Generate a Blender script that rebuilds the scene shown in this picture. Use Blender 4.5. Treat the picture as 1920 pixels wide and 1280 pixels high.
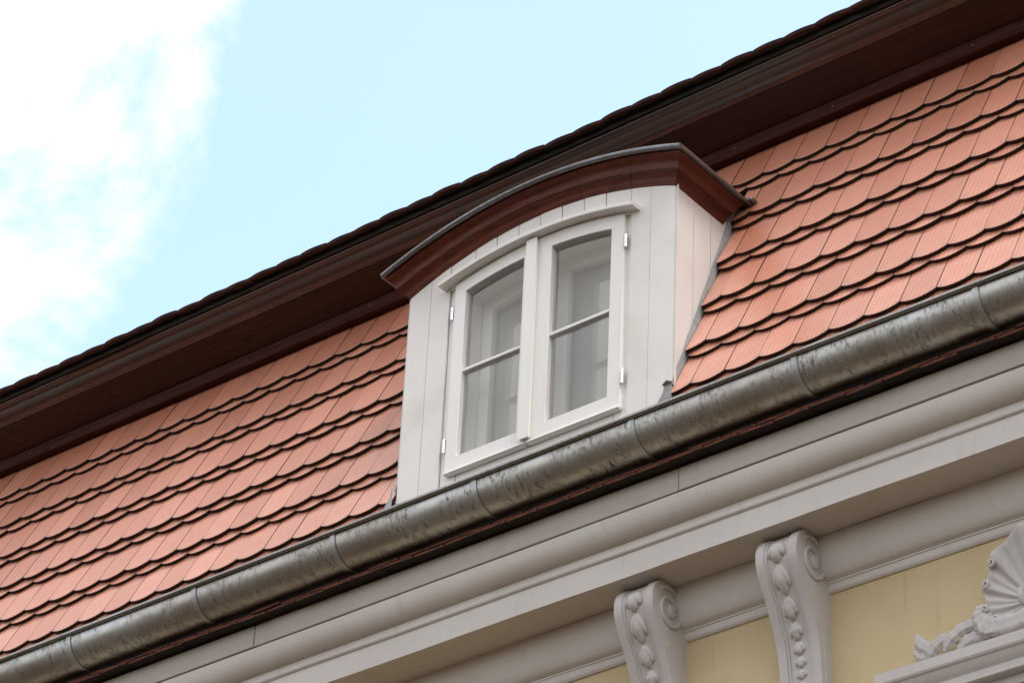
import bpy, bmesh, math, random
from mathutils import Vector, Matrix, noise as mnoise

for o in list(bpy.data.objects):
    bpy.data.objects.remove(o, do_unlink=True)
scene = bpy.context.scene
COL = scene.collection
rnd = random.Random(7)
R = math.radians

# ------------------------------------------------------------------ camera
cd = bpy.data.cameras.new('camera')
cam = bpy.data.objects.new('camera', cd)
COL.objects.link(cam)
right = Vector((0.78108, 0.62301, 0.04215))
down = Vector((-0.32155, 0.45915, -0.82812))
fwd = Vector((-0.53528, 0.63327, 0.55896))
m = Matrix((right, -down, -fwd)).transposed().to_4x4()
CAMPOS = Vector((6.856, -9.178, 1.6))
m.translation = CAMPOS
cam.matrix_world = m
cd.sensor_width = 36.0
cd.lens = 6033.34 / 1920 * 36.0
cd.clip_start = 0.1
cd.clip_end = 2000
scene.camera = cam

# ------------------------------------------------------------------ world, sun, exposure
SUN_EL, SUN_AZ = R(62), R(98)      # azimuth clockwise from +Y
w = bpy.data.worlds.new('World')
scene.world = w
w.use_nodes = True
nt = w.node_tree
nt.nodes.clear()
N = nt.nodes.new
L = nt.links.new
out = N('ShaderNodeOutputWorld')
bg = N('ShaderNodeBackground')
bg.inputs['Strength'].default_value = 0.15
sky = N('ShaderNodeTexSky')
sky.sky_type = 'NISHITA'
sky.sun_disc = False
sky.sun_elevation = SUN_EL
sky.sun_rotation = SUN_AZ
sky.air_density = 1.0
sky.dust_density = 4.0
sky.ozone_density = 1.0
tc = N('ShaderNodeTexCoord')
nz = N('ShaderNodeTexNoise')
nz.inputs['Scale'].default_value = 9.0
nz.inputs['Detail'].default_value = 9
nz.inputs['Roughness'].default_value = 0.63
nz.inputs['Distortion'].default_value = 0.25
va = N('ShaderNodeVectorMath')
va.inputs[1].default_value = (2, 9, 4)
L(tc.outputs['Generated'], va.inputs[0])
L(va.outputs[0], nz.inputs['Vector'])
dot = N('ShaderNodeVectorMath')
dot.operation = 'DOT_PRODUCT'
L(tc.outputs['Generated'], dot.inputs[0])
dot.inputs[1].default_value = tuple((right * 0.97 + down * 0.25).normalized())
bank = N('ShaderNodeMapRange')          # a cloud bank lies to the left of the roof, clearer air to the right
bank.inputs['From Min'].default_value = -0.19
bank.inputs['From Max'].default_value = -0.095
bank.inputs['To Min'].default_value = 0.15
bank.inputs['To Max'].default_value = -0.17
L(dot.outputs['Value'], bank.inputs['Value'])
dotf = N('ShaderNodeVectorMath')         # broken cloud added out of view to even the light; clear patch behind roof
dotf.operation = 'DOT_PRODUCT'
L(tc.outputs['Generated'], dotf.inputs[0])
dotf.inputs[1].default_value = tuple(fwd)
patch = N('ShaderNodeMapRange')
patch.interpolation_type = 'SMOOTHSTEP'
patch.inputs['From Min'].default_value = 0.72
patch.inputs['From Max'].default_value = 0.92
L(dotf.outputs['Value'], patch.inputs['Value'])
bmix = N('ShaderNodeMix')
bmix.data_type = 'FLOAT'
bmix.inputs['A'].default_value = 0.10
L(patch.outputs['Result'], bmix.inputs['Factor'])
L(bank.outputs['Result'], bmix.inputs['B'])
add = N('ShaderNodeMath')
add.operation = 'ADD'
L(nz.outputs['Fac'], add.inputs[0])
L(bmix.outputs['Result'], add.inputs[1])
mr = N('ShaderNodeMapRange')
mr.interpolation_type = 'SMOOTHSTEP'
mr.inputs['From Min'].default_value = 0.44
mr.inputs['From Max'].default_value = 0.67
L(add.outputs[0], mr.inputs['Value'])
mix = N('ShaderNodeMix')
mix.data_type = 'RGBA'
L(mr.outputs['Result'], mix.inputs['Factor'])
L(sky.outputs['Color'], mix.inputs['A'])
mix.inputs['B'].default_value = (2.5, 2.36, 2.15, 1)
L(mix.outputs['Result'], bg.inputs['Color'])
L(bg.outputs['Background'], out.inputs['Surface'])

sd = bpy.data.lights.new('sun', 'SUN')
sd.energy = 0.5
sd.angle = R(22)
sd.color = (1.0, 0.94, 0.86)
sun = bpy.data.objects.new('sun', sd)
COL.objects.link(sun)
sv = Vector((math.sin(SUN_AZ) * math.cos(SUN_EL), math.cos(SUN_AZ) * math.cos(SUN_EL), math.sin(SUN_EL)))
sun.rotation_euler = sv.to_track_quat('Z', 'Y').to_euler()
sun.location = (0, -20, 40)

vs = scene.view_settings
vs.view_transform = 'Standard'
vs.look = 'None'
vs.gamma = 1
vs.use_curve_mapping = False
vs.exposure = 1.9
scene.render.engine = 'CYCLES'
scene.cycles.max_bounces = 8
scene.cycles.transparent_max_bounces = 16
scene.cycles.caustics_reflective = False
scene.cycles.caustics_refractive = False


# ------------------------------------------------------------------ material helpers
class Mat:
    def __init__(s, name, color=(0.5, 0.5, 0.5), rough=0.6, metal=0.0, spec=0.5):
        s.m = bpy.data.materials.new(name)
        s.m.use_nodes = True
        s.t = s.m.node_tree
        s.b = s.t.nodes['Principled BSDF']
        s.b.inputs['Base Color'].default_value = (*color, 1)
        s.b.inputs['Roughness'].default_value = rough
        s.b.inputs['Metallic'].default_value = metal
        s.b.inputs['Specular IOR Level'].default_value = spec
        s.coord = None

    def n(s, typ, **kw):
        nd = s.t.nodes.new(typ)
        for k, v in kw.items():
            setattr(nd, k, v)
        return nd

    def l(s, a, b):
        s.t.links.new(a, b)

    def co(s, which='Object', scale=(1, 1, 1)):
        if s.coord is None:
            s.coord = s.n('ShaderNodeTexCoord')
        mp = s.n('ShaderNodeMapping')
        mp.inputs['Scale'].default_value = scale
        s.l(s.coord.outputs[which], mp.inputs['Vector'])
        return mp.outputs['Vector']

    def noise(s, scale=5, detail=4, rough=0.55, stretch=(1, 1, 1), which='Object', dist=0.0):
        nd = s.n('ShaderNodeTexNoise')
        nd.inputs['Scale'].default_value = scale
        nd.inputs['Detail'].default_value = detail
        nd.inputs['Roughness'].default_value = rough
        nd.inputs['Distortion'].default_value = dist
        s.l(s.co(which, stretch), nd.inputs['Vector'])
        return nd.outputs['Fac']

    def rng(s, v, a, b, c=0.0, d=1.0, smooth=True):
        nd = s.n('ShaderNodeMapRange')
        if smooth:
            nd.interpolation_type = 'SMOOTHSTEP'
        for k, x in zip(('From Min', 'From Max', 'To Min', 'To Max'), (a, b, c, d)):
            nd.inputs[k].default_value = x
        s.l(v, nd.inputs['Value'])
        return nd.outputs['Result']

    def math(s, op, a, b=None):
        nd = s.n('ShaderNodeMath', operation=op)
        for i, x in enumerate((a, b)):
            if x is None:
                continue
            if isinstance(x, (int, float)):
                nd.inputs[i].default_value = x
            else:
                s.l(x, nd.inputs[i])
        return nd.outputs[0]

    def mixc(s, fac, a, b):
        nd = s.n('ShaderNodeMix', data_type='RGBA')
        for k, x in (('Factor', fac), ('A', a), ('B', b)):
            if isinstance(x, (int, float)):
                nd.inputs[k].default_value = x
            elif isinstance(x, tuple):
                nd.inputs[k].default_value = (*x, 1)
            else:
                s.l(x, nd.inputs[k])
        return nd.outputs['Result']

    def color(s, v):
        s.l(v, s.b.inputs['Base Color'])

    def rough(s, v):
        s.l(v, s.b.inputs['Roughness'])

    def bump(s, h, strength=0.3, dist=0.01, prev=None):
        nd = s.n('ShaderNodeBump')
        nd.inputs['Strength'].default_value = strength
        nd.inputs['Distance'].default_value = dist
        s.l(h, nd.inputs['Height'])
        if prev is not None:
            s.l(prev, nd.inputs['Normal'])
        s.l(nd.outputs['Normal'], s.b.inputs['Normal'])
        return nd.outputs['Normal']

    def objrand(s):
        return s.n('ShaderNodeObjectInfo').outputs['Random']


def mat_tile():
    M = Mat('clay_tile', rough=0.42, spec=0.8)
    M.b.inputs['Coat Weight'].default_value = 0.9
    M.b.inputs['Coat Roughness'].default_value = 0.34
    sep = M.n('ShaderNodeSeparateXYZ')
    M.l(M.co('Object'), sep.inputs[0])
    x, y = sep.outputs[0], sep.outputs[1]
    r = M.objrand()
    base = M.mixc(r, (0.51, 0.185, 0.102), (0.66, 0.270, 0.168))
    n1 = M.noise(14, 5, 0.6, which='Object')
    base = M.mixc(M.rng(n1, 0.35, 0.75, 0, 0.35), base, (0.42, 0.13, 0.075))
    # narrow pressed grooves running down the tile
    wv = M.math('SINE', M.math('MULTIPLY', x, 2 * math.pi / 0.0247))
    groove = M.rng(wv, 0.86, 0.99)
    base = M.mixc(M.math('MULTIPLY', groove, 0.7), base, (0.20, 0.055, 0.03))
    # algae in the low corners and along the lower rim
    ax = M.math('ABSOLUTE', x)
    low = M.rng(y, -0.04, 0.045, 1, 0)
    n2 = M.noise(60, 3, 0.7)
    moss = M.math('MULTIPLY', M.math('MULTIPLY', low, M.rng(ax, 0.030, 0.085)), M.rng(n2, 0.36, 0.56))
    base = M.mixc(M.math('MULTIPLY', moss, 0.75), base, (0.06, 0.055, 0.02))
    n7 = M.noise(85, 3, 0.6)                          # soot and lichen specks
    base = M.mixc(M.rng(n7, 0.68, 0.76, 0, 0.55), base, (0.13, 0.07, 0.045))
    M.color(base)
    n3 = M.noise(120, 2, 0.5)
    p = M.bump(n3, 0.08, 0.002)
    M.bump(M.math('SUBTRACT', 1.0, groove), 0.6, 0.0015, p)
    M.rough(M.rng(n1, 0.3, 0.8, 0.36, 0.52))
    return M.m


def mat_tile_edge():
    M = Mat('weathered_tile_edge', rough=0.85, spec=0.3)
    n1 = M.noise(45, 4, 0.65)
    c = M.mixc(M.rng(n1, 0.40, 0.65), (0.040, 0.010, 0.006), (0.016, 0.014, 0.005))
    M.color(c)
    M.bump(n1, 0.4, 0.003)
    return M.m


def mat_paint(name, col, dirt=(0.45, 0.42, 0.38), amt=0.3, rough=0.45, grain=(3, 3, 0.4), bump=0.12):
    M = Mat(name, rough=rough, spec=0.45)
    n1 = M.noise(3.0, 5, 0.6)
    n2 = M.noise(38, 4, 0.6, grain)
    fac = M.math('MULTIPLY', M.rng(n1, 0.42, 0.78), amt)
    c = M.mixc(fac, col, tuple(a * b / 0.5 * 0.62 for a, b in zip(col, dirt)))
    n3 = M.noise(24, 5, 0.7)
    c = M.mixc(M.rng(n3, 0.70, 0.80, 0, 0.35), c, tuple(a * 0.6 for a in col))
    n5 = M.noise(5.0, 6, 0.7, (6, 6, 0.5))           # faint rain runs
    c = M.mixc(M.rng(n5, 0.56, 0.74, 0, 0.22), c, tuple(a * b for a, b in zip(col, (0.62, 0.58, 0.52))))
    r = M.objrand()
    c = M.mixc(M.math('MULTIPLY', r, 0.10), c, tuple(a * 0.6 for a in col))
    M.color(c)
    M.bump(n2, bump, 0.003)
    return M.m


def mat_wood(name, c1, c2, rough=0.32, axis=0, coat=0.35, knot=True, spec=0.5):
    M = Mat(name, rough=rough, spec=spec)
    st = [14, 14, 14]
    st[axis] = 0.7
    n1 = M.noise(4.0, 6, 0.62, tuple(st), dist=1.1)
    n2 = M.noise(1.3, 3, 0.5, (1, 1, 1))
    c = M.mixc(M.rng(n1, 0.3, 0.72), c1, c2)
    c = M.mixc(M.rng(n2, 0.4, 0.7, 0, 0.5), c, tuple(a * 0.55 for a in c1))
    if knot:
        st2 = [9, 9, 9]
        st2[axis] = 4.0
        v = M.n('ShaderNodeTexVoronoi', feature='F1')
        v.inputs['Scale'].default_value = 1.0
        M.l(M.co('Object', tuple(st2)), v.inputs['Vector'])
        c = M.mixc(M.rng(v.outputs['Distance'], 0.06, 0.20, 0.85, 0.0), c, tuple(a * 0.18 for a in c1))
    M.color(c)
    M.rough(M.rng(n1, 0.3, 0.8, rough - 0.05, rough + 0.14))
    M.bump(n1, 0.12, 0.003)
    M.b.inputs['Coat Weight'].default_value = coat
    M.b.inputs['Coat Roughness'].default_value = 0.2
    return M.m


def mat_zinc(name, c1, c2, rough=0.38, metal=0.85, streak=1.0):
    M = Mat(name, rough=rough, metal=metal)
    n1 = M.noise(7, 5, 0.65, (1, 1, 1))
    n2 = M.noise(60, 6, 0.80, (1.0, 0.42, 0.42))
    blot = M.math('MULTIPLY', M.rng(n2, 0.45, 0.63), M.rng(n1, 0.34, 0.62))
    c = M.mixc(M.math('MULTIPLY', blot, 0.85 * streak), c1, c2)
    n4 = M.noise(2.0, 3, 0.5)
    c = M.mixc(M.rng(n4, 0.4, 0.7, 0, 0.6), c, (c1[0] * 0.62, c1[1] * 0.52, c1[2] * 0.45))
    M.color(c)
    M.rough(M.math('ADD', M.rng(n1, 0.3, 0.7, rough - 0.06, rough + 0.10), M.math('MULTIPLY', blot, 0.22)))
    M.bump(n2, 0.10, 0.003)
    return M.m


def mat_plaster(name, col, col2, scale=60, bump=0.25, runs=0.3):
    M = Mat(name, rough=0.9, spec=0.25)
    n1 = M.noise(1.6, 5, 0.6)
    n2 = M.noise(scale, 5, 0.65)
    n3 = M.noise(9, 5, 0.6)
    c = M.mixc(M.rng(n1, 0.35, 0.7), col, col2)
    c = M.mixc(M.rng(n3, 0.55, 0.8, 0, 0.25), c, tuple(a * 0.75 for a in col2))
    n4 = M.noise(7.0, 6, 0.7, (3.0, 3.0, 0.35))      # rain runs
    c = M.mixc(M.rng(n4, 0.54, 0.76, 0, runs), c, tuple(a * b for a, b in zip(col2, (0.66, 0.62, 0.56))))
    n6 = M.noise(42, 3, 0.6)                          # chips and specks
    c = M.mixc(M.rng(n6, 0.72, 0.78, 0, 0.5), c, tuple(a * 0.55 for a in col2))
    M.color(c)
    p = M.bump(n2, bump, 0.004)
    M.bump(n3, 0.15, 0.01, p)
    return M.m


def mat_glass():
    M = Mat('window_glass')
    M.t.nodes.remove(M.b)
    o = M.t.nodes['Material Output']
    tr = M.n('ShaderNodeBsdfTransparent')
    tr.inputs['Color'].default_value = (0.93, 0.95, 0.945, 1)
    gl = M.n('ShaderNodeBsdfGlossy')
    gl.inputs['Roughness'].default_value = 0.015
    fr = M.n('ShaderNodeLayerWeight')
    fr.inputs['Blend'].default_value = 0.5
    f5 = M.math('POWER', fr.outputs['Facing'], 5.0)    # Schlick, both faces of the pane
    sc = M.math('MULTIPLY', M.math('ADD', M.math('MULTIPLY', f5, 0.96), 0.042), 2.9)
    n1 = M.noise(1.4, 2, 0.5)
    bp = M.n('ShaderNodeBump')
    bp.inputs['Strength'].default_value = 0.04
    bp.inputs['Distance'].default_value = 0.02
    M.l(n1, bp.inputs['Height'])
    M.l(bp.outputs[0], gl.inputs['Normal'])
    mx = M.n('ShaderNodeMixShader')
    M.l(sc, mx.inputs[0])
    M.l(tr.outputs[0], mx.inputs[1])
    M.l(gl.outputs[0], mx.inputs[2])
    M.l(mx.outputs[0], o.inputs['Surface'])
    return M.m


TILE = mat_tile()
TEDGE = mat_tile_edge()
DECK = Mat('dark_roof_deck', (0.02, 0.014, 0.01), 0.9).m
WHITE = mat_paint('white_paint', (0.80, 0.77, 0.735), amt=0.35, bump=0.25)
SASHW = mat_paint('sash_white_paint', (0.83, 0.82, 0.79), amt=0.12, rough=0.35, bump=0.05)
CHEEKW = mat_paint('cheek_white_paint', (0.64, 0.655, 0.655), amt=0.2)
WOODD = mat_wood('dark_varnished_timber', (0.050, 0.012, 0.005), (0.016, 0.005, 0.003), 0.42, coat=0.0, spec=0.3)
WOODC = mat_wood('crown_timber', (0.060, 0.015, 0.006), (0.022, 0.007, 0.004), 0.30, coat=0.9)
WOODF = mat_wood('fillet_timber', (0.060, 0.012, 0.006), (0.025, 0.006, 0.003), 0.6, coat=0.0, spec=0.15)
WOODR = mat_wood('red_varnished_timber', (0.150, 0.034, 0.015), (0.055, 0.013, 0.007), 0.45, coat=0.0, spec=0.25, knot=False)
ZINC = mat_zinc('weathered_zinc', (0.52, 0.525, 0.51), (0.08, 0.075, 0.065), rough=0.42, metal=1.0)
ZINCS = mat_zinc('zinc_strap', (0.50, 0.52, 0.53), (0.25, 0.25, 0.25), rough=0.45, streak=0.3)
ZINCD = mat_zinc('dark_zinc', (0.20, 0.205, 0.21), (0.08, 0.08, 0.08), rough=0.4, streak=0.5)
LEAD = mat_zinc('lead_flashing', (0.36, 0.38, 0.40), (0.2, 0.2, 0.2), rough=0.55, metal=0.3, streak=0.6)
BLACKM = Mat('dark_drip_metal', (0.022, 0.020, 0.019), 0.42, 0.2).m
STEEL = Mat('galvanised_hinge', (0.75, 0.76, 0.77), 0.28, 1.0).m
STONE = mat_plaster('painted_cornice_stone', (0.67, 0.635, 0.60), (0.63, 0.59, 0.555), 45, 0.15)
BOARD = mat_plaster('painted_cornice_board', (0.50, 0.46, 0.41), (0.46, 0.42, 0.37), 90, 0.06)
ORN = mat_plaster('painted_ornament_plaster', (0.58, 0.55, 0.53), (0.53, 0.50, 0.485), 70, 0.2)
YELLOW = mat_plaster('yellow_wall_render', (0.62, 0.50, 0.30), (0.56, 0.445, 0.265), 110, 0.3)
GLASS = mat_glass()
INNER = mat_paint('inner_white_paint', (0.78, 0.78, 0.77), amt=0.1)
ROOM = mat_plaster('room_plaster', (0.60, 0.60, 0.61), (0.55, 0.55, 0.56), 40, 0.05)
PAVE = mat_plaster('street_paving', (0.062, 0.044, 0.030), (0.044, 0.032, 0.022), 8, 0.3)


# ------------------------------------------------------------------ object helpers
def link(name, bm, mats, parent=None, smooth=False, bevel=0.0, auto=None):
    bmesh.ops.remove_doubles(bm, verts=bm.verts, dist=1e-6)
    if bevel > 0:
        es = [e for e in bm.edges if len(e.link_faces) == 2 and e.calc_face_angle(0) > R(35)]
        bmesh.ops.bevel(bm, geom=es, offset=bevel, segments=1, affect='EDGES', clamp_overlap=True)
    bmesh.ops.recalc_face_normals(bm, faces=bm.faces)
    me = bpy.data.meshes.new(name)
    if smooth:
        for f in bm.faces:
            f.smooth = True
        if auto:
            for e in bm.edges:
                if len(e.link_faces) == 2 and e.calc_face_angle(0) > R(auto):
                    e.smooth = False
    bm.to_mesh(me)
    bm.free()
    for mt in (mats if isinstance(mats, (list, tuple)) else [mats]):
        me.materials.append(mt)
    return place(name, me, parent)


def place(name, me, parent=None, mw=None):
    o = bpy.data.objects.new(name, me)
    COL.objects.link(o)
    if parent is not None:
        o.parent = parent
        o.matrix_parent_inverse = PINV[parent.name]
    if mw is not None:
        o.matrix_basis = mw
    return o


PINV = {}


def reg(o, loc=(0, 0, 0)):
    PINV[o.name] = Matrix.Translation(-Vector(loc))
    return o


def tag(o, label=None, cat=None, group=None, kind=None):
    for k, v in (('label', label), ('category', cat), ('group', group), ('kind', kind)):
        if v:
            o[k] = v
    return o


def thing(name, label, cat, loc, group=None):
    o = bpy.data.objects.new(name, None)
    COL.objects.link(o)
    o.location = loc
    o.empty_display_size = 0.1
    tag(o, label, cat, group)
    return reg(o, loc)


def sub(o):
    """register a part so that sub-parts can be parented to it (it sits at the world origin)"""
    PINV[o.name] = Matrix.Identity(4)
    return o


def grid_obj(bm, rows, close_u=False, caps=False):
    """rows: list of lists of points, quads between them"""
    V = [[bm.verts.new(p) for p in r] for r in rows]
    n = len(rows[0])
    for i in range(len(rows) - 1):
        for j in range(n if close_u else n - 1):
            a, b = V[i][j], V[i][(j + 1) % n]
            c, d = V[i + 1][(j + 1) % n], V[i + 1][j]
            bm.faces.new((a, b, c, d))
    if caps:
        bm.faces.new(V[0])
        bm.faces.new(V[-1])
    return V


def box(bm, x0, x1, y0, y1, z0, z1):
    vs_ = [bm.verts.new((x, y, z)) for x in (x0, x1) for y in (y0, y1) for z in (z0, z1)]
    for q in ((0, 1, 3, 2), (4, 6, 7, 5), (0, 4, 5, 1), (2, 3, 7, 6), (0, 2, 6, 4), (1, 5, 7, 3)):
        bm.faces.new([vs_[i] for i in q])
    return bm


def boxobj(name, b, mat, parent=None, bevel=0.0):
    return link(name, box(bmesh.new(), *b), mat, parent, bevel=bevel)


def prism(bm, poly, axis, a, b):
    """poly: 2-D points; axis 0 -> (Y,Z) extruded along X, 1 -> (X,Z) extruded along Y"""
    def P(p, t):
        return (t, p[0], p[1]) if axis == 0 else (p[0], t, p[1])
    v0 = [bm.verts.new(P(p, a)) for p in poly]
    v1 = [bm.verts.new(P(p, b)) for p in poly]
    n = len(poly)
    bm.faces.new(v0)
    bm.faces.new(v1)
    for i in range(n):
        bm.faces.new((v0[i], v0[(i + 1) % n], v1[(i + 1) % n], v1[i]))
    return bm


def sweep_x(bm, prof, xs, jitter=0.0, seed=0.0):
    """closed (Y,Z) profile swept along X through the stations xs, with slight unevenness"""
    rows = []
    for x in xs:
        r = []
        for i, (y, z) in enumerate(prof):
            d = mnoise.noise(Vector((x * 1.7, z * 3 + seed, i * 0.07))) * jitter if jitter else 0.0
            r.append((x, y + d * 0.6, z + d))
        rows.append(r)
    grid_obj(bm, rows, close_u=True, caps=True)
    return bm


def stations(a, b, step):
    n = max(1, int(round((b - a) / step)))
    return [a + (b - a) * i / n for i in range(n + 1)]


def tube(bm, pts, radii, seg=10, flat=1.0, up=Vector((0, -1, 0)), lobe=0.0):
    """closed tapered tube along pts; flat squashes it along 'up'"""
    pts = [Vector(p) for p in pts]
    rows = []
    for i, p in enumerate(pts):
        t = (pts[min(i + 1, len(pts) - 1)] - pts[max(i - 1, 0)]).normalized()
        s = t.cross(up)
        s = s.normalized() if s.length > 1e-4 else Vector((1, 0, 0))
        u = s.cross(t).normalized()
        r = radii[i] if isinstance(radii, (list, tuple)) else radii
        rows.append([p + (s * math.cos(a) * r + u * math.sin(a) * r * flat) * (1 + lobe * math.cos(6 * a))
                     for a in (2 * math.pi * k / seg for k in range(seg))])
    grid_obj(bm, rows, close_u=True, caps=True)
    return bm


def spline(pts, n=6):
    """Catmull-Rom through pts (tuples of any length)"""
    P = [pts[0]] + list(pts) + [pts[-1]]
    res = []
    for i in range(1, len(P) - 2):
        for k in range(n):
            t = k / n
            res.append(tuple(0.5 * (2 * b + (c - a) * t + (2 * a - 5 * b + 4 * c - d) * t * t + (3 * b - a - 3 * c + d) * t ** 3)
                             for a, b, c, d in zip(P[i - 1], P[i], P[i + 1], P[i + 2])))
    res.append(tuple(pts[-1]))
    return res


# ------------------------------------------------------------------ main dimensions
XL, XR = -6.9, 3.1                 # extent of the building along the street
DW = 1.535                         # dormer width, its right front corner is X=0, Y=0
XC = -DW / 2
SL = R(69.5)                       # lower mansard slope
RY0, RZ0 = 0.005, 9.145            # a point of the tile surface
WALLY = 0.34


def roof_y(z, off=0.0):
    """Y of the tile surface at height z, pushed inward by off (measured along the normal)"""
    return RY0 + (z - RZ0) / math.tan(SL) + off / math.sin(SL)


def roof_pt(x, s, h=0.0):
    return Vector((x, RY0 + s * math.cos(SL) - h * math.sin(SL), RZ0 + s * math.sin(SL) + h * math.cos(SL)))


# ------------------------------------------------------------------ ground
bm = bmesh.new()
grid_obj(bm, [[(x, y, 0) for x in (-400, -40, 0, 40, 400)] for y in (-400, -40, 0.4, 40, 400)])
g = link('street_ground', bm, PAVE)
tag(g, 'grey street paving in front of the building', 'ground', kind='structure')

# ------------------------------------------------------------------ facade wall
wall = boxobj('facade_wall', (XL, XR, WALLY, WALLY + 0.5, 0.0, 8.3), YELLOW)
tag(wall, 'yellow rendered house wall below the grey cornice', 'wall')

# ------------------------------------------------------------------ facade cornice
corn = thing('facade_cornice', 'painted grey moulded cornice running under the gutter', 'cornice', (0, WALLY, 8.15))
xs = stations(XL, XR, 0.06)
prof = [(0.60, 8.62), (-0.015, 8.62), (-0.015, 8.553)]
for i in range(9):
    a = R(90) * i / 8
    prof.append((-0.036 + 0.076 * (1 - math.cos(a)), 8.550 - 0.094 * math.sin(a)))
prof += [(0.040, 8.453), (0.040, 8.420), (0.044, 8.414), (0.054, 8.410), (0.054, 8.299)]
prof += [(0.066, 8.297), (0.070, 8.305), (0.60, 8.306)]
sweep_bm = sweep_x(bmesh.new(), prof, xs, 0.0045, 1.0)
link('corona', sweep_bm, STONE, corn, smooth=True, auto=28)
prof = [(0.52, 8.304), (0.246, 8.304), (0.248, 8.292)]
for i in range(11):
    a = R(4) + R(82) * i / 10
    prof.append((0.249 + 0.063 * (1 - math.cos(a)), 8.290 - 0.160 * math.sin(a)))
prof += [(0.313, 8.127), (0.313, 8.121)]
for i in range(5):
    a = R(90) * i / 4
    prof.append((0.313 + 0.006 * math.sin(a), 8.121 - 0.006 * (1 - math.cos(a))))
prof += [(0.320, 8.112), (0.320, 8.096), (0.324, 8.088), (0.332, 8.082), (0.52, 8.080)]
link('bed_moulding', sweep_x(bmesh.new(), prof, xs, 0.0040, 4.0), STONE, corn, smooth=True, auto=28)
# top boards, butted end to end
jo = [XL, -4.75, -2.31, 0.073, 2.46, XR]
for a, b in zip(jo[:-1], jo[1:]):
    d = rnd.uniform(-0.002, 0.002)
    boxobj('cornice_board', (a + 0.0022, b - 0.0022, -0.040 + d, -0.017, 8.557, 8.668 + d), BOARD, corn, bevel=0.002)
boxobj('cornice_core', (XL, XR, 0.02, 0.60, 8.625, 8.70), DECK, corn)
boxobj('eaves_board', (XL, XR, 0.03, 0.055, 8.702, 9.02), DECK, corn)

# ------------------------------------------------------------------ ledge tiles lying on the cornice, their ends show under the gutter
ledge = thing('cornice_tile_ledge', 'double row of thin reddish tiles capping the cornice under the gutter', 'tile ledge', (0, -0.1, 8.69))


def mat_ledge():
    M = Mat('ledge_tile_clay', rough=0.75, spec=0.3)
    n1 = M.noise(30, 4, 0.65)
    c = M.mixc(M.rng(n1, 0.35, 0.65), (0.27, 0.080, 0.050), (0.08, 0.040, 0.028))
    c = M.mixc(M.math('MULTIPLY', M.objrand(), 0.5), c, (0.10, 0.045, 0.03))
    M.color(c)
    M.bump(n1, 0.3, 0.003)
    return M.m


LEDGE = mat_ledge()


def ledge_mesh():
    bm = bmesh.new()
    box(bm, -0.0840, 0.0840, 0, 0.26, 0, 0.0125)
    for v in bm.verts:                     # slight bow, as fired tiles have
        v.co.z += 0.002 * (1 - (v.co.x / 0.086) ** 2)
    es = list(bm.edges)
    bmesh.ops.bevel(bm, geom=es, offset=0.0015, segments=1, affect='EDGES')
    me = bpy.data.meshes.new('ledge_tile')
    bmesh.ops.recalc_face_normals(bm, faces=bm.faces)
    bm.to_mesh(me)
    bm.free()
    me.materials.append(LEDGE)
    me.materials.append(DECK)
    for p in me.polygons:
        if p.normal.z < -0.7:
            p.material_index = 1  # near-black underside: deep shade of the gap painted into the tile
    return me


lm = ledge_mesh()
n = int((XR - XL) / 0.1742)
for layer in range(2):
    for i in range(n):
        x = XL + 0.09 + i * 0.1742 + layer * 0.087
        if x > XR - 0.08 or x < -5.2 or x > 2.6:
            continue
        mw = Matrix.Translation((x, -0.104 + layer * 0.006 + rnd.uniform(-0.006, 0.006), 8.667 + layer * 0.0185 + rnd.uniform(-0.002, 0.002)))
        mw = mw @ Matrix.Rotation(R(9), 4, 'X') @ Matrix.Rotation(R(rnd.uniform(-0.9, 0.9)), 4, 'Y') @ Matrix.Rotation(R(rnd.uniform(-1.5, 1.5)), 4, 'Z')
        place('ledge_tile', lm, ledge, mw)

# ------------------------------------------------------------------ corbels
CORB = [(y - 0.0975, z - 0.066) for y, z in spline(
    [(0.330, 8.369), (0.262, 8.367), (0.222, 8.345), (0.196, 8.300), (0.192, 8.245), (0.203, 8.205), (0.232, 8.148), (0.272, 8.075),
     (0.322, 7.972), (0.349, 7.890), (0.364, 7.780), (0.369, 7.66), (0.366, 7.54), (0.350, 7.46), (0.335, 7.42),
     (0.345, 7.385), (0.385, 7.372)], 5)]


def prof_at(z):
    best = min(CORB, key=lambda p: abs(p[1] - z))
    return best[0]


def husk(bm, cx, y, z, w, h, t):
    """one bellflower: a middle lobe and two side lobes, hanging"""
    for sx, ww, hh, dz, tt in ((0, 0.50, 1.0, 0, 1.0), (-0.55, 0.36, 0.78, 0.0, 0.75), (0.55, 0.36, 0.78, 0.0, 0.75)):
        rows = []
        for i in range(9):
            v = i / 8
            rad = math.sin(math.pi * min(1, v * 0.86 + 0.02)) ** 0.8 if v < 1 else 0.12
            zz = z - dz - v * h * hh
            yy = y(zz)
            rr = max(0.03, rad)
            px = cx + sx * w * (0.25 + 0.75 * v)
            rows.append([(px + math.cos(a) * w * ww * rr, yy + 0.002 - math.sin(a) * t * tt * rr * (0.7 + 0.5 * v), zz)
                         for a in (math.pi * 2 * k / 10 for k in range(10))])
        grid_obj(bm, rows, close_u=True, caps=True)
    return bm


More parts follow.
